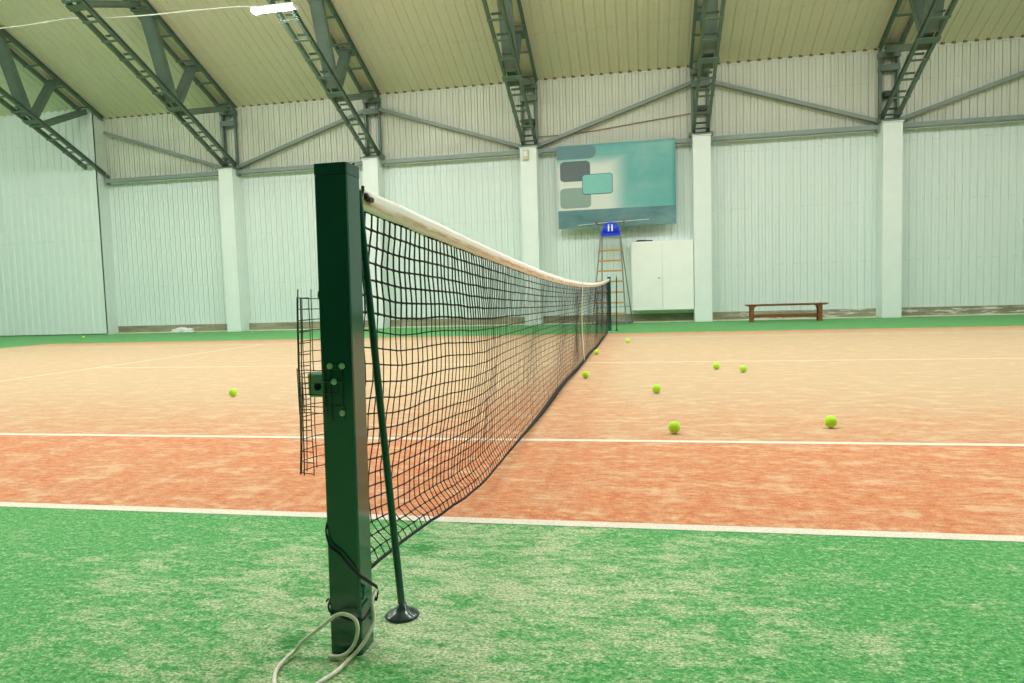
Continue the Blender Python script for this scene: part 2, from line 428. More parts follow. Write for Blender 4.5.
# ------------------------------------------------------------------ trusses
def lower(y):
    tt = 15.3 - y
    return 4.62 + .495 * tt - .006 * tt * tt
def upper(y): return roofz(y) - .13
TW = ['far left, ending at the step in the wall', 'second from the left, crossed by a thin white cable', 'carrying the lit lamp, above the near net post',
      'landing on the column left of the banner', 'landing on the column right of the banner', 'rightmost in view, landing right of the bench', 'beyond the right end of the view']
def chord(fz, y0, y1, xc, name, parent, pitch, face, half=.14, ystart=None):
    b = MB(); n = max(2, int((y0 - y1) / .8))
    for sx in (-1, 1):
        ya = y0 if ystart is None or sx > 0 else ystart
        ys = [ya + (y1 - ya) * k / n for k in range(n + 1)]
        for k in range(n):
            a = Vector((xc + sx * half, ys[k], fz(ys[k]))); c = Vector((xc + sx * half, ys[k + 1], fz(ys[k + 1])))
            b.bar(a, c, .012, .11)
            up = Vector((0, .42, .9))
            for q in (-.05, .05):
                o = Vector((sx * .026, up.y * q, up.z * q)); b.bar(a + o, c + o, .058, .011)
    o = b.build(name, M['steel'], parent)
    m = 0; y = (y0 if ystart is None else ystart) - .22
    while y > y1 + .1:
        for q in face:
            bb = MB(); yy = y - (.02 if q > 0 else 0)
            z = fz(yy); s = .062 if q > 0 else -.062
            e = .062 if q < 0 else -.02; bb.bar((xc - half - e, yy + s * .42, z + s), (xc + half + e, yy + s * .42, z + s), .055, .014, (0, -1, .45))
            bb.build('batten', M['steel'], o)
        y -= pitch; m += 1
    return o
YE = 9.0
for i, xc in enumerate(XS):
    y0 = 15.34; y00 = None if i else 15.0
    t_ = thing('roof_truss', 'grey-green steel lattice truss ' + TW[i], 'truss', (xc, y0, 4.5), 'roof trusses')
    chord(lower, y0, YE, xc, 'lower_chord', t_, .5, (-1, 1), ystart=y00)
    chord(upper, y0, YE, xc, 'upper_chord', t_, .75, (-1,), .185, ystart=y00)
    # boxed web members between the nodes
    def web(p, q, w, h):
        bb = MB(); bb.bar((xc, p[0], p[1]), (xc, q[0], q[1]), w, h)
        for sx in (-1, 1): bb.bar((xc + sx * w * .36, p[0], p[1]), (xc + sx * w * .36, q[0], q[1]), .012, h + .02)
        bb.build('web_member', M['steel'], t_)
    N1 = 13.12
    web((N1 + .25, lower(N1 + .25) + .02), ((y00 or y0) - .15, upper((y00 or y0) - .15) - .12), .24, .13)
    web((N1 + .05, lower(N1) + .05), (13.85, upper(13.85) - .04), .24, .12)
    web((N1 - .12, lower(N1) + .05), (12.32, upper(12.32) - .04), .30, .14)
    N2 = 10.25
    web((N2 + .1, lower(N2) + .05), (12.0, upper(12.0) - .04), .20, .11)
    web((N2 - .1, lower(N2) + .05), (9.3, upper(9.3) - .04), .24, .12)
    for (yy, fz) in ((N1, lower), (N2, lower), (12.25, upper), (13.85, upper)):
        bb = MB(); z = fz(yy)
        h_ = .07 if fz is lower else .11; bb.bar((xc, yy + h_, z - .07 - .45 * h_), (xc, yy - h_, z - .07 + .45 * h_), .44, .016)
        bb.build('gusset_plate', M['steel'], t_)
    if i:
        for sx in (-1, 1):
            bb = MB(); bb.bar((xc + sx * .19, YW - .14, 4.49), (xc + sx * .19, YW - .14, ZW - .1), .05, .08)
            bb.bar((xc + sx * .19 - sx * .02, YW - .10, 4.49), (xc + sx * .19 - sx * .02, YW - .10, ZW - .1), .09, .01)
            bb.build('upright', M['steel'], t_)
        bb = MB(); bb.box((xc, YW - .15, 5.76), (.44, .16, .14)); bb.build('tie_plate', M['steel'], t_)
        bb = MB(); bb.box((xc, YW - .15, ZW - .2), (.46, .16, .12)); bb.build('tie_plate', M['steel'], t_)
        bb = MB(); bb.box((xc, YC + .2, 4.505), (.54, .46, .04)); bb.build('bearing_plate', M['steel'], t_)
        bb = MB(); bb.box((xc, YW - .14, 4.56), (.56, .14, .10))
        bb.build('bearing_plate', M['steel'], t_)
    else:
        bb = MB(); bb.box((-14.555, YW - .12, 4.53), (.08, .12, .16)); bb.build('bearing_plate', M['steel'], t_)

# wall braces and the rail between the columns
BL = ['left end of the back wall, falling right', 'between second and third truss, rising right', 'from behind the near net post falling towards the banner', 'rising right above the banner',
      'falling right above the bench', 'far right, rising to the right edge']
RL = ['in the leftmost bay', 'in the bay left of the near net post', 'in the bay right of the near net post', 'behind the top of the banner', 'above the brown bench', 'in the rightmost bay']
for i in range(6):
    xa, xb = XS[i] + .21, XS[i + 1] - .21
    hi, lo = 5.80, 4.56
    za, zb = (hi, lo) if i % 2 == 0 else (lo, hi)
    b = MB(); b.bar((xa, YW - .12, za - .03), (xb, YW - .12, zb - .03), .13, .012, (0, 1, 0)); b.bar((xa, YW - .185, za + .005), (xb, YW - .185, zb + .005), .012, .085, (0, 1, 0))
    tag(b.build('wall_brace', M['pipe']), 'grey steel diagonal wall brace ' + BL[i], 'brace', 'diagonal braces on the back wall')
    b = MB(); b.bar((xa + .0, YW - .17, 4.375), (xb, YW - .17, 4.375), .16, .012, (0, 1, 0))
    b.bar((xa, YW - .25, 4.42), (xb, YW - .25, 4.42), .012, .10, (0, 1, 0))
    for q in (xa + .03, xb - .03): b.box((q, YW - .19, 4.40), (.06, .14, .2))
    tag(b.build('wall_rail', M['pipe']), 'grey horizontal steel rail at column-top height ' + RL[i], 'rail', 'horizontal rails on the back wall')

for i, d in ((3, 'left of the banner'), (4, 'right of the banner'), (5, 'right of the bench')):
    b = MB(); b.box((XS[i] + (.02 if i < 5 else .0), YW - .13, 5.17), (.24, .18, .13), 0, 0, .01); b.box((XS[i], YW - .225, 5.17), (.18, .012, .09)); b.box((XS[i], YW - .13, 5.05), (.44, .03, .03))
    tag(b.build('junction_box', M['jbox']), 'small dark box on the uprights above the column ' + d, 'box', 'dark boxes above the columns')
b = MB(); b.box((-2.16, YC - .04, 4.29), (.15, .08, .25), 0, 0, .012); b.box((-2.16, YC - .085, 4.31), (.09, .012, .12), 0, 1, .004)
tag(b.build('sensor_box', [M['sensor'], M['lampbody']]), 'small cream box near the top of the column left of the banner', 'sensor')

# ------------------------------------------------------------------ lamps
def lamp(x, y, z, label, first=None):
    if first is None:
        r = thing('ceiling_lamp', label, 'lamp', (x, y, z), 'LED ceiling lamps')
        b = MB(); b.box((x, y, z + .05), (.90, .22, .05), 0, 0, .012)
        for s in (-1, 1): b.box((x + s * .445, y, z + .02), (.02, .22, .09), 0, 0, .006)
        b.build('lamp_body', M['lampbody'], r)
        b = MB(); n = 8; P = []
        for xx_ in (x - .42, x + .42):
            for k in range(n + 1):
                a = PI * k / n
                P.append((xx_, y - .10 * math.cos(a), z + .026 - .035 * math.sin(a)))
        F = [(k, k + 1, n + 2 + k, n + 1 + k) for k in range(n)] + [tuple(range(n + 1)), tuple(reversed(range(n + 1, 2 * n + 2)))]
        b.add(P, F); b.build('diffuser', M['glow'], r)
        b = MB()
        for s in (-1, 1): b.tube([(x + s * .1, y, z + .07), (x + s * .1, y, z + .30)], .008, 6)
        b.build('hanger', M['steel'], r)
        return r
    c = first.copy(); COL.objects.link(c); c.location = (x, y, z); c['label'] = label
    for ch in first.children:
        d = ch.copy(); COL.objects.link(d); d.parent = c
    return c
lamp0 = lamp(-6.325, 10.5, 6.50, 'lit white LED batten lamp under the truss above the near net post')
for i, xc in enumerate(XS):  # extra lamps out of view, added because one lamp cannot light the hall
    for (y, z) in ((8.8, 7.22), (6.3, 8.4), (1.8, 7.8)):
        if y == 8.8 and i == 2: continue
        if i == 1 and y == 8.8: y, z = 7.9, 7.6
        if y != 8.8 and i < 6: lamp(xc + 2.11, y, z + .3, 'unseen LED batten lamp, added between trusses to even out the light', lamp0)  # added mid-bay lamp, softens the shadows
        lamp(xc, y, z, 'unseen LED batten lamp, added between trusses to even out the light', lamp0)
for (y, z) in ((10.6, 6.75), (6.3, 8.4), (1.8, 7.8)):  # unseen lamps added to brighten the wall of the left bay
    lamp(-18.9, y, z, 'unseen LED batten lamp, added between trusses to even out the light', lamp0)
b = MB(); b.tube(spline([(-6.72, 10.52, 6.60), (-7.2, 10.8, 6.78), (-8.2, 10.9, 6.86), (-9.4, 10.9, 6.88), (-10.6, 10.9, 6.94), (-11.3, 10.88, 7.0), (-12.6, 10.86, 6.96), (-14.6, 10.84, 6.98)], 5), .014, 6)
tag(b.build('lamp_cable', M['cable']), 'thin white cable slung from the lit lamp to the left trusses', 'cable')

b = MB(); b.tube(spline([(-1.9, YW - .06, 4.80), (-.7, YW - .05, 4.84), (.6, YW - .05, 4.97), (1.88, YW - .06, 5.10)], 6), .009, 6)
tag(b.build('wall_cable', M['grip']), 'thin brown cable strung along the upper wall above the banner', 'cable')

# ------------------------------------------------------------------ banner
r = thing('banner', 'teal and white printed banner with rounded rectangles, hung on the back wall', 'banner', (0, 15.1, 2.41))
def drape(b, x0, x1, z0, z1, y, nx, nz, mi=0, th=.004):
    P = []; 
    def yy(x, z): return y + .012 * math.sin(x * 5.1 + z) + .008 * math.sin(z * 4 + x * 2)
    for s in (0, th):
        for j in range(nz + 1):
            for i in range(nx + 1):
                X = x0 + (x1 - x0) * i / nx; Z = z0 + (z1 - z0) * j / nz
                P.append((X, yy(X, Z) + s, Z))
    F = []; n = nx + 1; o = n * (nz + 1)
    for j in range(nz):
        for i in range(nx):
            F.append((j * n + i, j * n + i + 1, (j + 1) * n + i + 1, (j + 1) * n + i))
            F.append((o + (j + 1) * n + i, o + (j + 1) * n + i + 1, o + j * n + i + 1, o + j * n + i))
    for i in range(nx):
        F.append((i, o + i, o + i + 1, i + 1)); k = nz * n; F.append((k + i + 1, o + k + i + 1, o + k + i, k + i))
    for j in range(nz):
        F.append((j * n, (j + 1) * n, o + (j + 1) * n, o + j * n)); q = j * n + nx; F.append((q, o + q, o + q + n, q + n))
    b.add(P, F, mi, True)
YBN = 15.12
b = MB(); drape(b, -1.395, 1.50, 2.41, 4.46, YBN, 24, 16); b.build('sheet', M['banner'], r)
def blk(name, x0, x1, z0, z1, mat, lift, rl=.09, rr=.09):
    b = MB(); poly = []
    for (cx, cz, a0, rad) in ((x1 - rr, z1 - rr, 0, rr), (x0 + rl, z1 - rl, 90, rl), (x0 + rl, z0 + rl, 180, rl), (x1 - rr, z0 + rr, 270, rr)):
        for k in range(7):
            a = math.radians(a0 + k * 15); poly.append((cx + rad * math.cos(a), cz + rad * math.sin(a)))
    def yy(x, z): return YBN - lift + .012 * math.sin(x * 5.1 + z) + .008 * math.sin(z * 4 + x * 2)
    # follow the drape with a strip grid clipped to the rounded shape: fan of rows
    rows = 14; P = []
    n = 12
    for j in range(rows + 1):
        z = z0 + (z1 - z0) * j / rows
        def inset(rad):
            d = min(z - z0, z1 - z); return 0 if d >= rad else rad - math.sqrt(max(0, rad * rad - (rad - d) ** 2))
        xa, xb = x0 + inset(rl), x1 - inset(rr)
        for i in range(n + 1):
            x = xa + (xb - xa) * i / n; P.append((x, yy(x, z), z))
    F = []
    for j in range(rows):
        for i in range(n):
            q = j * (n + 1) + i; F.append((q, q + 1, q + n + 2, q + n + 1))
    b.add(P, F, 0, True); b.build(name, mat, r)
blk('printed_block', -1.392, -.42, 4.12, 4.45, M['b1'], .002, .03, .16)
blk('printed_block', -1.32, -.57, 3.57, 4.07, M['b2'], .002)
blk('printed_block', -1.33, -.56, 2.91, 3.41, M['b3'], .002)
blk('printed_block', -.775, -.02, 3.23, 3.735, M['b4o'], .004, .06, .06)
blk('printed_block', -.76, -.035, 3.25, 3.72, M['b4'], .006, .05, .05)
blk('printed_band', -1.393, 1.498, 2.415, 2.86, M['b5'], .003, .005, .005)
b = MB(); b.tube([(-.9, YBN - .02, 2.48), (-.2, YBN - .025, 2.515), (.2, YBN - .025, 2.53), (.85, YBN - .02, 2.55)], .008, 6); b.build('hem_rope', M['rope'], r)
b = MB()
for k in range(7): b.tube([(-1.3 + k * .45, YBN, 4.44), (-1.3 + k * .45, YBN + .05, 4.475), (-1.3 + k * .45, 15.24, 4.49)], .006, 6)
b.build('tie', M['rope'], r)

# ------------------------------------------------------------------ cabinet
r = thing('cabinet', 'white two-door wall cabinet under the right half of the banner', 'cabinet', (1.15, 15.1, .3))
b = MB(); b.box((1.145, 15.283, 1.155), (1.50, .36, 1.71), 0, 0, .008)
for q in (.55, 1.74): b.box((q, 15.43, .27), (.05, .06, .10))
b.build('body', M['cabinet'], r)
for q, w, kx in ((.778, .728, 1.07), (1.52, .74, None)):
    b = MB(); b.box((q, 15.088, 1.155), (w, .022, 1.68), 0, 0, .004); d = b.build('door', M['cabinet'], r)
    if kx:
        b = MB(); b.lathe((kx, 15.077, 1.10), [(.008, 0), (.008, .012), (.02, .014), (.02, .026), (.006, .03)], 14, 0, 'y'); b.build('knob', M['brass'], d)
r2 = MB(); r2.box((.72, 15.22, 2.027), (.40, .22, .03), .06, 0, .006); r2.box((.66, 15.22, 2.048), (.22, .16, .014), .2, 0, .004)
tag(r2.build('board', M['dark']), 'thin dark board lying on top of the white cabinet', 'board')

# ------------------------------------------------------------------ umpire chair
r = thing('umpire_chair', 'tall umpire chair with blue seat and yellow wooden rungs beside the far post', 'umpire chair', (-.1, 14.7, 0))
FT = 14.75  # y of the seat front
b = MB()
P = [(-.215, 2.155), (.215, 2.155), (.235, 2.215), (-.235, 2.215)]
b.prism([(x - .08, z) for x, z in P], 14.62, 14.98)
b.add([], [])
so = b.build('seat', M['blue'], r)
b = MB(); n = 14; prof = []
for k in range(n + 1):
    a = k / n; x = -.225 + .45 * a
    top = 2.30 + .21 * (1 - abs(2 * a - 1) ** 3.2)
    prof.append((x - .08, top))
Pp = []
for (x, zt) in prof:
    cy = 14.97 - .05 * ((x + .08) / .225) ** 2
    Pp += [(x, cy - .012, 2.22), (x, cy + .02, zt), (x, cy + .04, zt), (x, cy + .012, 2.22)]
F = []
for k in range(n):
    for q in range(4):
        F.append((k * 4 + q, k * 4 + (q + 1) % 4, k * 4 + 4 + (q + 1) % 4, k * 4 + 4 + q))
F += [(0, 1, 2, 3), tuple(4 * n + q for q in (3, 2, 1, 0))]
b.add(Pp, F, 0, True)
for dx in (-.055, .03):   # pale slots in the backrest
    b.box((-.08 + dx, 14.955, 2.37), (.034, .012, .17), 0, 1)
b.build('backrest', [M['blue'], M['cabinet']], so)
tz = 2.19
def rail_x(z, s):
    return (-.315 - .225 * (2.19 - z) / 2.19) if s < 0 else (.15 + .115 * (2.19 - z) / 2.19)
def rail_y(z): return 14.64 - .22 * (2.19 - z) / 2.19
for s in (-1, 1):
    b = MB(); b.tube([(rail_x(0, s), rail_y(0), .012), (rail_x(tz, s), rail_y(tz), tz)], .016, 8); b.build('front_rail', M['chairsteel'], r)
    xt = -.30 if s < 0 else .14; xb_ = -.36 if s < 0 else .40
    b = MB(); b.tube([(xb_, 15.28, .012), (xt, 14.96, tz)], .014, 8); b.build('rear_leg', M['chairsteel'], r)
    b = MB(); b.tube([(xt, 14.95, tz), (xt + s * .01, 14.66, tz)], .014, 8)
    b.tube(spline([(xt, 14.72, tz), (xt + s * .04, 14.70, 2.30), (xt + s * .11, 14.66, 2.45)], 5), .013, 8)
    a = b.build('armrest', M['chairsteel'], r)
    b = MB(); b.tube([(xt + s * .11, 14.80, 2.465), (xt + s * .112, 14.56, 2.465)], [.024, .028], 10); b.build('grip', M['grip'], a)
for z in (.28, .535, .785, 1.045, 1.30, 1.548, 1.80):
    b = MB(); b.box(((rail_x(z, -1) + rail_x(z, 1)) / 2, rail_y(z) - .02, z), (rail_x(z, 1) - rail_x(z, -1) + .03, .07, .036), 0, 0, .008); b.build('rung', M['rung'], r)
b = MB(); b.tube([(-.55, 14.43, .03), (.33, 14.43, .03)], .018, 8); b.tube([(-.40, 15.28, .03), (.42, 15.28, .03)], .016, 8)
for s, xa, xb_ in ((-1, -.54, -.36), (1, .265, .40)): b.tube([(xa, 14.43, .03), (xb_, 15.28, .03)], .014, 8)
b.build('base_frame', M['chairsteel'], r)
b = MB(); b.tube([(-.50, 14.47, .42), (.36, 15.2, .42)], .008, 6); b.build('brace', M['chairsteel'], r)

# ------------------------------------------------------------------ bench
r = thing('bench', 'low brown wooden bench on the green turf by the back wall', 'bench', (3.87, 14.4, 0))
b = MB(); b.box((3.875, 14.29, .392), (1.77, .11, .032), 0, 0, .008); b.box((3.875, 14.42, .392), (1.77, .11, .032), 0, 0, .008); b.box((3.875, 14.355, .372), (1.68, .20, .014))
b.build('seat', M['bench'], r)
for lx, s in ((3.13, 1), (4.60, -1)):
    for ly in (14.27, 14.46):
        b = MB(); poly = [(lx - .04, .0), (lx + .04, .0), (lx + .036, .28), (lx + .055, .34), (lx + .10, .366), (lx - .10 if s < 0 else lx - .04, .366), (lx - .055 if s < 0 else lx - .04, .34), (lx - .036, .28)]
        if s < 0: poly = [(lx - .04, 0), (lx + .04, 0), (lx + .04, .366), (lx - .10, .366), (lx - .055, .34), (lx - .036, .28)]
        else: poly = [(lx - .04, 0), (lx + .04, 0), (lx + .036, .28), (lx + .055, .34), (lx + .10, .366), (lx - .04, .366)]
        b.prism(poly, ly - .024, ly + .024); b.build('leg', M['bench'], r)
    b = MB(); b.box((lx, 14.365, .335), (.05, .19, .05)); b.box((lx, 14.365, .14), (.04, .17, .05)); b.build('cross_bar', M['bench'], r)
b = MB(); b.box((3.865, 14.365, .135), (1.45, .035, .075), 0, 0, .006); b.build('stretcher', M['bench'], r)

# crumpled bag by the plinth
b = MB(); nu, nv = 18, 10; P = []
for j in range(nv + 1):
    th = PI * j / nv * .5
    for i in range(nu):
        a = 2 * PI * i / nu
        d = mnoise.noise(Vector((math.cos(a) * 2, math.sin(a) * 2, j * .6))) * .35 + 1
        P.append((-12.25 + .36 * math.cos(a) * math.cos(th) * d, 15.17 + .14 * math.sin(a) * math.cos(th) * d, .012 + .13 * math.sin(th) * (d + .1 * random.random())))
F = [(j * nu + i, j * nu + (i + 1) % nu, (j + 1) * nu + (i + 1) % nu, (j + 1) * nu + i) for j in range(nv) for i in range(nu)]
F.append(tuple(reversed(range(nu))))
b.add(P, F); tag(b.build('plastic_bag', M['bag']), 'crumpled white plastic bag at the foot of the plinth, left bay', 'bag')

# ------------------------------------------------------------------ near net post
r = thing('net_post', 'dark green square net post in the foreground', 'net post', (.038, -.87, 0))
W2, D2 = .0376, .0365; LEAN = .0145
def px(z): return .0357 + LEAN * z / 1.08
def postshape(b, z0, z1, w, d, be=.006):
    prof = [(-w + be, -d), (w - be, -d), (w - be * .3, -d + be * .3), (w, -d + be), (w, d - be), (w - be * .3, d - be * .3), (w - be, d), (-w + be, d), (-w + be * .3, d - be * .3), (-w, d - be), (-w, -d + be), (-w + be * .3, -d + be * .3)]
    n = len(prof); P = []
    for z in (z0, z1): P += [(px(z) + x, -.8635 + y, z) for x, y in prof]
    b.add(P, [(i, (i + 1) % n, n + (i + 1) % n, n + i) for i in range(n)] + [tuple(reversed(range(n))), tuple(range(n, 2 * n))])
b = MB(); postshape(b, 0, 1.062, W2, D2); b.build('shaft', M['post'], r)
b = MB(); postshape(b, 1.063, 1.087, W2 + .0006, D2 + .0006, .006); b.build('cap', M['cap'], r)
for (bx, bz) in ((.030, .651), (.058, .651), (.038, .617), (.054, .548)):
    b = MB(); b.lathe((bx, -.900, bz), [(.0068, 0), (.0072, .002), (.0062, .0045), (.0035, .006), (.001, .0064)], 14, 0, 'y'); b.build('bolt', M['bolt'], r)
# winding gear on the far-left flank
b = MB(); b.box((-.016, -.862, .607), (.045, .03, .056), 0, 0, .005); h = b.build('gear_housing', M['housing'], r)
b = MB(); b.lathe((-.013, -.8772, .603), [(.0085, 0), (.0088, .0015), (.006, .002), (.005, .0005)], 16, 0, 'y'); b.box((-.013, -.8785, .603), (.003, .002, .010)); b.build('socket', M['black'], h)
for (hx_, hz) in ((-.0, .803), (-.003, .417)):
    b = MB(); b.tube(spline([(hx_ + .012, -.852, hz + .018), (hx_ - .006, -.852, hz + .014), (hx_ - .010, -.852, hz), (hx_ - .002, -.852, hz - .012), (hx_ + .01, -.852, hz - .014)], 5), .005, 8); b.build('hook', M['black'], r)
# bent welded wire mesh wrapped around the left flank
b = MB(); wr = .0011
def flank(u):   # u 0..1 along the bent side panel in plan
    pts = [(-.006, -.905), (-.026, -.905), (-.0405, -.898), (-.044, -.875), (-.036, -.845), (-.022, -.815), (-.004, -.79), (.012, -.78)]
    q = u * (len(pts) - 1); k = min(int(q), len(pts) - 2); f = q - k
    return (pts[k][0] * (1 - f) + pts[k + 1][0] * f, pts[k][1] * (1 - f) + pts[k + 1][1] * f)
rows = [.412 + .0243 * k for k in range(17)]
def jig(u, z): 
    n = mnoise.noise(Vector((u * 3, z * 9, 1.7))); return n * .004, mnoise.noise(Vector((u * 3, z * 9, 8.2))) * .004
for z in rows:
    pts = []
    for k in range(15):
        u = k / 14; x, y = flank(u); jx, jz = jig(u, z); s = -.004 * (z - .6)
        pts.append((x + jx - .0135 + .028 * (z - .41), y, z + jz))
    b.tube(pts, wr, 5)
for u in (.0, .16, .30, .34, .47, .6, .72, .86, 1.0):
    top = rows[-1] + (.02 if u in (.34, .6) else (-.02 if u > .7 else .0)); pts = []
    for k in range(18):
        z = rows[0] - .004 + (top - rows[0] + .004) * k / 17; x, y = flank(u); jx, jz = jig(u, z)
        pts.append((x + jx - .0135 + .028 * (z - .41), y, z))
    b.tube(pts, wr * (1.3 if u in (.16, .34) else 1), 5)
# the tab of mesh clamped under the bolts
for z in (.643, .615, .5895, .563, .549):
    x1 = .060 if z > .56 else .020
    b.tube([(-.043, -.9075, z), (-.02, -.9085, z + .001), (.008, -.9065, z - .001), (.022, -.9035, z + .002), (x1, -.9025, z + .001)], wr, 5)
for x, z0, z1 in ((-.043, .545, .648), (-.032, .55, .648), (.0165, .548, .648), (.030, .535, .648), (.0575, .535, .648)):
    b.tube([(x, -.9085 if x < 0 else -.9035, z0), (x - .001, -.9085 if x < 0 else -.9035, z1)], wr, 5)
b.build('wire_mesh', M['wire'], r)

# ------------------------------------------------------------------ ropes on the post
f_ = -.9045
b = MB()
L = [(.0025, -.83, .325), (.0022, -.86, .315), (.0018, -.892, .30), (.0025, -.9025, .287), (.006, -.9055, .272), (.014, -.907, .253), (.035, -.907, .238), (.057, -.907, .212), (.078, -.905, .190), (.0865, -.896, .178), (.091, -.875, .160), (.092, -.850, .142), (.090, -.838, .132)]
b.tube(spline(L, 6), .0021, 8); b.tube(spline([(x + .001, y - .002, z - .004) for x, y, z in L[2:]], 6), .0019, 8)
b.tube(spline([(.092, -.85, .142), (.097, -.852, .128), (.093, -.853, .108), (.089, -.850, .118), (.093, -.846, .136)], 6), .0021, 8)
tag(b.build('cord', M['strapcord']), 'black cord wound slantwise around the foreground net post', 'cord', 'cords tied round the net post')
b = MB()
L = [(-.016, -.880, .112), (-.008, -.886, .120), (-.001, -.894, .120), (-.0005, -.9025, .110), (.006, -.9045, .098), (.027, -.9045, .091), (.055, -.9045, .083), (.075, -.9045, .084), (.084, -.900, .089), (.086, -.87, .098), (.084, -.84, .104)]
b.tube(spline(L, 6), .0024, 8)
tag(b.build('cord', M['strapcord']), 'thin black cord tied low around the foreground net post', 'cord', 'cords tied round the net post')
b = MB()
Rr = [(.094, -.853, .133), (.0915, -.872, .118), (.0945, -.878, .098), (.0975, -.884, .072), (.089, -.905, .046), (.072, -.918, .022), (.056, -.931, .008), (.050, -.972, .006), (.038, -1.008, .006), (.018, -1.045, .006), (-.02, -1.07, .006), (-.05, -1.052, .006), (-.072, -1.018, .006), (-.084, -.986, .006), (-.086, -.955, .007), (-.078, -.92, .012), (-.058, -.918, .035),
      (-.026, -.919, .060), (.004, -.919, .084), (.025, -.919, .100), (.047, -.920, .104), (.069, -.920, .094), (.0755, -.921, .074), (.069, -.922, .045), (.053, -.924, .021), (.030, -.925, .009), (.006, -.925, .008)]
b.tube(spline(Rr, 8), .0042, 10)
tag(b.build('rope', M['rope']), 'white rope looping from the foot of the foreground net post onto the turf', 'rope')

# ------------------------------------------------------------------ net
Y0, Y1 = -.812, 11.82
NETX = .05
def ztop(y): return .915 + .15 * ((y - 5.486) / 6.3) ** 2
def sm(a, b_, x):
    t_ = min(1, max(0, (x - a) / (b_ - a))); return t_ * t_ * (3 - 2 * t_)
def zbot(y): return .022 + .14 * (1 - sm(-.9, .6, y)) + .10 * sm(10.6, 11.82, y) + .008 * math.sin(y * 2.2)
def xbase(y): return NETX * (1 - .7 * sm(-.5, 4, y)) - .01 * sm(8, 11.8, y)
BH = .056  # headband height
FOLDS = ((.66, .06),)
def net_pt(y, v):
    zt = ztop(y) - BH; zb = zbot(y); z = zt - v * (zt - zb)
    nearf = 1 - sm(.2, 2.2, y)
    hook = sm(.35, .84, v) * (1 - sm(.86, 1.0, v))
    bil = math.sin(PI * v) * (.012 * math.sin(y * 1.9 + .6) + .008 * math.sin(y * 4.3 + v * 2)) - nearf * .036 * hook
    z = zt - (v + nearf * .085 * math.sin(PI * v) * v) * (zt - zb)
    x = xbase(y) + bil
    tw = math.exp(-(y - Y0) / .9)
    dy = .022 * max(0, 1 - v / .06) * tw + .010 * math.sin(v * 34) * tw * (1 - v) + .006 * math.sin(v * 9 + y * 3)
    dy -= nearf * .035 * hook * sm(Y0, Y0 + .35, y)
    for (fy, amp) in FOLDS:
        d = (y - fy) / .16
        dy += -amp * .35 * d * math.exp(-d * d) * sm(.1, .5, v)
    dz = -.022 * math.sin(PI * v) * math.exp(-((y - Y0 - .35) / .25) ** 2)
    return (x + .004 * mnoise.noise(Vector((y * 12, v * 9, 3))), y + dy + .006 * (1 - .8 * sm(.5, 2, y)) * mnoise.noise(Vector((y * 14, v * 14, 0))), z + dz + .003 * mnoise.noise(Vector((y * 7, v * 14, 5))))
net = thing('tennis_net', 'black tennis net with white headband across the court', 'net', (0, 5.49, 0))
P_ = .0415
ncol = int((Y1 - Y0) / P_); nrow = 23
b = MB()
for j in range(ncol + 1):
    y = Y0 + j * P_
    far = y > 5
    top = [net_pt(y, v / nrow) for v in range(0, 7)]; low = [net_pt(y, v / nrow) for v in range(6, nrow + 1)]
    fr = sm(.2, 2.2, y); b.tube(top, .0025 - .0012 * fr, 3 if far else 4, caps=False); b.tube(low, .0016 - .0005 * fr, 3 if far else 4, caps=False)
for i in range(nrow + 1):
    rr_ = .0028 if i <= 6 else .0020
    b.tube([net_pt(Y0 + j * P_, i / nrow) for j in range(ncol + 1)], [rr_ * (1 - .15 * sm(2, 7, Y0 + j * P_)) for j in range(ncol + 1)], 4, caps=False)
for j in range(ncol + 1):
    y = Y0 + j * P_
    if y > 3.2: break
    for i in range(nrow + 1):
        k = (.0066 if i <= 6 else .0044) * (1 - .55 * sm(.2, 2.2, y))
        x_, y_, z_ = net_pt(y, i / nrow)
        b.add([(x_ - k, y_, z_), (x_ + k, y_, z_), (x_, y_ - k * 1.1, z_), (x_, y_ + k * 1.1, z_), (x_, y_, z_ - k), (x_, y_, z_ + k)],
              [(0, 2, 5), (2, 1, 5), (1, 3, 5), (3, 0, 5), (2, 0, 4), (1, 2, 4), (3, 1, 4), (0, 3, 4)], 0, True)
b.build('netting', M['cord'], net)
b = MB(); nb = int((Y1 - Y0) / .083) + 1; b.tube([net_pt(Y0 + j * .083, 1.0) for j in range(nb)], [.0045 + .012 * sm(.6, 3, Y0 + j * .083) * (1 - sm(9, 11, Y0 + j * .083)) for j in range(nb)], 8); b.build('bottom_cord', M['cord'], net)
for yy in (Y0, Y1):
    b = MB(); b.tube([net_pt(yy, k / 24) for k in range(25)], .0038, 6); b.build('side_cord', M['cord'], net)
# headband: folded canvas with uv
b = MB(); NS = 260; NC = 8; P = []; UV = []
cs = [(-.0075, -BH), (-.009, -BH * .6), (-.0085, -BH * .25), (-.005, -.002), (.005, -.002), (.0085, -BH * .25), (.009, -BH * .6), (.0075, -BH)]
for k in range(NS + 1):
    y = Y0 - .012 + (Y1 - Y0 + .024) * k / NS
    w = .002 * mnoise.noise(Vector((y * 5, 0, 0))); xb0 = xbase(y)
    for (dx, dz) in cs:
        wob = .0035 * mnoise.noise(Vector((y * 7, dz * 60, 2))) * (-dz / BH)
        P.append((xb0 + dx * 1.05 + w + wob, y, ztop(y) + dz + .0035 * mnoise.noise(Vector((y * 9, dx * 90, 7)))))
        UV.append((y - Y0, 1 + dz / BH))
F = [(k * NC + c, k * NC + (c + 1) % NC, (k + 1) * NC + (c + 1) % NC, (k + 1) * NC + c) for k in range(NS) for c in range(NC)]
F += [tuple(range(NC)), tuple(reversed(range(NS * NC, NS * NC + NC)))]
b.add(P, F, 0, True); hb = b.build('headband', M['band'], net)
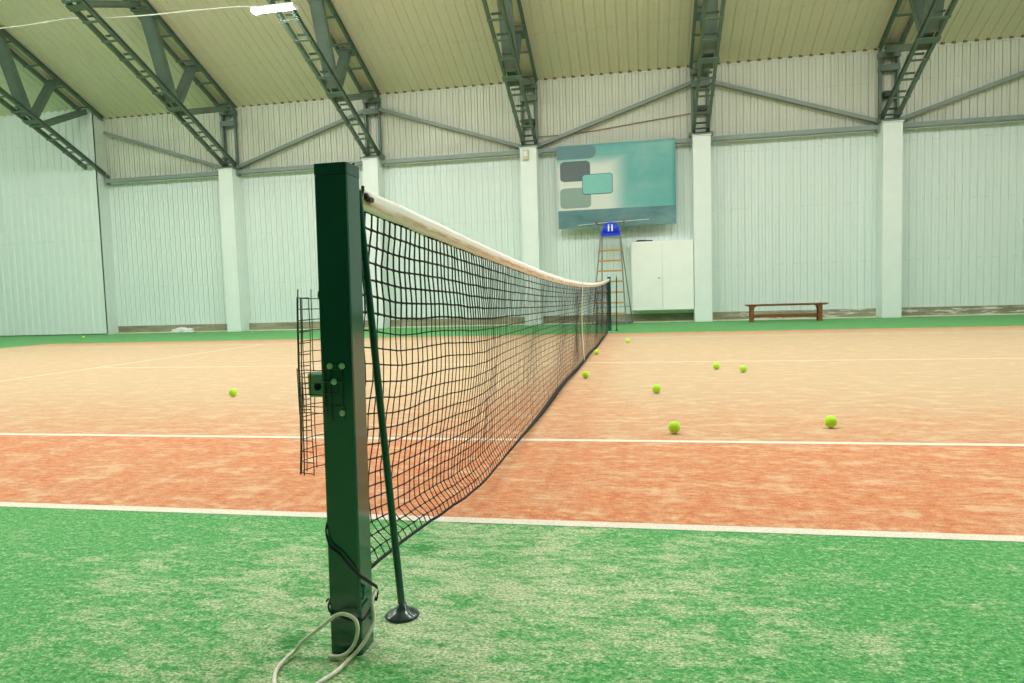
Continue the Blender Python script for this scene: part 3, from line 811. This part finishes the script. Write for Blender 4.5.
uvl = hb.data.uv_layers.new(name='UVMap')
for lp in hb.data.loops: uvl.data[lp.index].uv = UV[lp.vertex_index]
b = MB(); b.lathe((xbase(-.735) + .008, -.735, ztop(-.735) - .024), [(.008, 0), (.009, .003), (.009, .007), (.005, .010)], 12, 0, 'x'); b.box((xbase(-.7) + .013, -.715, ztop(-.715) - .028), (.012, .03, .013), 0, 0, .003)
tag(b.build('toggle', M['black'], hb), 'black toggle poking through the band')
b = MB(); b.tube([(.074, -.8235, 1.038), (.058, -.79, 1.044), (.05, -.75, 1.046)], .004, 8); b.build('head_cable', M['strapcord'], net)
# centre strap
b = MB()
for s in (-1, 1):
    pts = []
    for k in range(17):
        z = ztop(5.486) + .004 - (ztop(5.486) - .0) * k / 16; v = max(0, min(1, (ztop(5.486) - BH - z) / (ztop(5.486) - BH - zbot(5.486))))
        xx_ = net_pt(5.486, v)[0] if v > 0 else xbase(5.486)
        pts.append((xx_ + s * .0105, 5.486, max(z, .006)))
    for k in range(16):
        b.bar(pts[k], pts[k + 1], .06, .003, (0, 1, 0))
b.box((xbase(5.486), 5.486, ztop(5.486) + .004), (.024, .05, .004))
b.build('center_strap', M['strap'], net)
# far post
r = thing('net_post', 'slim dark green net post at the far end of the net', 'net post', (-.0, 11.9, 0))
b = MB(); b.box((.002, 11.9, .54), (.066, .066, 1.08), 0, 0, .006); b.build('shaft', M['post'], r)
b = MB(); b.box((.002, 11.9, 1.09), (.072, .072, .022), 0, 0, .006); b.build('cap', M['cap'], r)

# ------------------------------------------------------------------ singles sticks
def stick(base, top, label, rad):
    base, top = Vector(base), Vector(top)
    r = thing('singles_stick', label, 'singles stick', base, 'singles sticks propping the net')
    b = MB(); b.lathe(base, [(.042, 0), (.0435, .003), (.040, .007), (.024, .016), (.0140, .022), (.0108, .034)], 28); b.build('foot', M['foot'], r)
    b = MB(); d = (top - base); b.tube([base + Vector((0, 0, .02)), base + d * .5, top], [rad, rad, rad * .92], 14); b.build('pole', M['stick'], r)
    b = MB()
    b.tube(spline([top - Vector((0, 0, .03)), top + Vector((.002, -.014, .0)), top + Vector((-.002, -.018, .030)), top + Vector((-.004, -.016, .052)), top + Vector((-.004, -.010, .060))], 5), .0042, 8)
    b.tube(spline([top - Vector((0, 0, .03)), top + Vector((.006, .012, .0)), top + Vector((.006, .014, .012))], 5), .0042, 8)
    b.build('fork', M['stick'], r)
stick((.096, -.702, 0), (.058, -.772, 1.046), 'dark green round pole with disc foot propping the net beside the foreground post', .0092)
stick((.135, 11.9, 0), (.152, 11.9, 1.08), 'thin dark green pole with disc foot standing right of the far net post', .013)

# ------------------------------------------------------------------ balls
def ballmesh():
    b = MB(); R = .0335; nu, nv = 28, 16
    P = [(0, 0, -R)]
    for j in range(1, nv):
        th = -PI / 2 + PI * j / nv
        for i in range(nu):
            a = 2 * PI * i / nu; P.append((R * math.cos(th) * math.cos(a), R * math.cos(th) * math.sin(a), R * math.sin(th)))
    P.append((0, 0, R)); F = []
    for i in range(nu): F.append((0, 1 + (i + 1) % nu, 1 + i))
    for j in range(nv - 2):
        for i in range(nu):
            q = 1 + j * nu; F.append((q + i, q + (i + 1) % nu, q + nu + (i + 1) % nu, q + nu + i))
    q = 1 + (nv - 2) * nu
    for i in range(nu): F.append((q + i, q + (i + 1) % nu, len(P) - 1))
    b.add(P, F, 0, True)
    pts = []
    for k in range(64):
        a = 2 * PI * k / 64; A, B = .75, .25
        v = Vector((A * math.cos(a) + B * math.cos(3 * a), A * math.sin(a) - B * math.sin(3 * a), 2 * math.sqrt(A * B) * math.sin(2 * a))).normalized() * (R - .0004)
        pts.append(v)
    b.tube(pts, .0011, 5, 1, True)
    return b
BALLS = [((.856, 1.572), 'yellow-green tennis ball nearest the camera, just beyond the second white line'),
         ((1.712, 1.762), 'yellow-green tennis ball farthest to the right on the court'),
         ((.785, 3.098), 'yellow-green tennis ball alone on the sand midway between the net and the pair'),
         ((.158, 4.055), 'yellow-green tennis ball touching the shade at the foot of the net'),
         ((.095, 6.47), 'small tennis ball by the net just past the far white line'),
         ((.44, 8.40), 'most distant tennis ball on the court, in line with the umpire chair'),
         ((1.388, 4.70), 'left tennis ball of the two lying side by side'),
         ((1.605, 4.43), 'right tennis ball of the two lying side by side'),
         ((-2.752, 2.97), 'lone tennis ball on the court left of the net post'),
         ((-13.589, 13.08), 'tiny tennis ball on the green strip by the left wall')]
b0 = None
for (x, y), lab in BALLS:
    if b0 is None: b0 = o = ballmesh().build('tennis_ball', [M['felt'], M['seam']])
    else: o = b0.copy(); COL.objects.link(o)
    o.location = (x, y, .0375 if y < 11 else .0335); o.rotation_euler = (random.uniform(0, 6), random.uniform(0, 6), random.uniform(0, 6))
    tag(o, lab, 'ball', 'tennis balls')

# ------------------------------------------------------------------ world, camera
w = bpy.data.worlds.new('World'); scene.world = w; w.use_nodes = True
w.node_tree.nodes['Background'].inputs[0].default_value = (.75, .82, .9, 1); w.node_tree.nodes['Background'].inputs[1].default_value = .3
F_, YAW, PIT, ROL = 687.2749, .1919, -.0677, -.03
cy, sy = math.cos(YAW), math.sin(YAW)
fw = Vector((-sy * math.cos(PIT), cy * math.cos(PIT), math.sin(PIT))); rt = Vector((cy, sy, 0)); upv = rt.cross(fw)
rr2 = rt * math.cos(ROL) + upv * math.sin(ROL); uu2 = -rt * math.sin(ROL) + upv * math.cos(ROL)
cam = bpy.data.cameras.new('Camera'); co = bpy.data.objects.new('Camera', cam); COL.objects.link(co)
cam.sensor_width = 36; cam.lens = F_ / 1024 * 36; cam.clip_start = .02; cam.clip_end = 200
mt = Matrix((rr2, uu2, -fw)).transposed().to_4x4(); mt.translation = (.7057, -2.2897, .7943); co.matrix_world = mt
scene.camera = co
vs = scene.view_settings
scene.display_settings.display_device = 'sRGB'
vs.view_transform = 'Standard'; vs.look = 'None'; vs.gamma = 1; vs.use_curve_mapping = False; vs.exposure = -0.03
scene.cycles.max_bounces = 10; scene.cycles.diffuse_bounces = 6
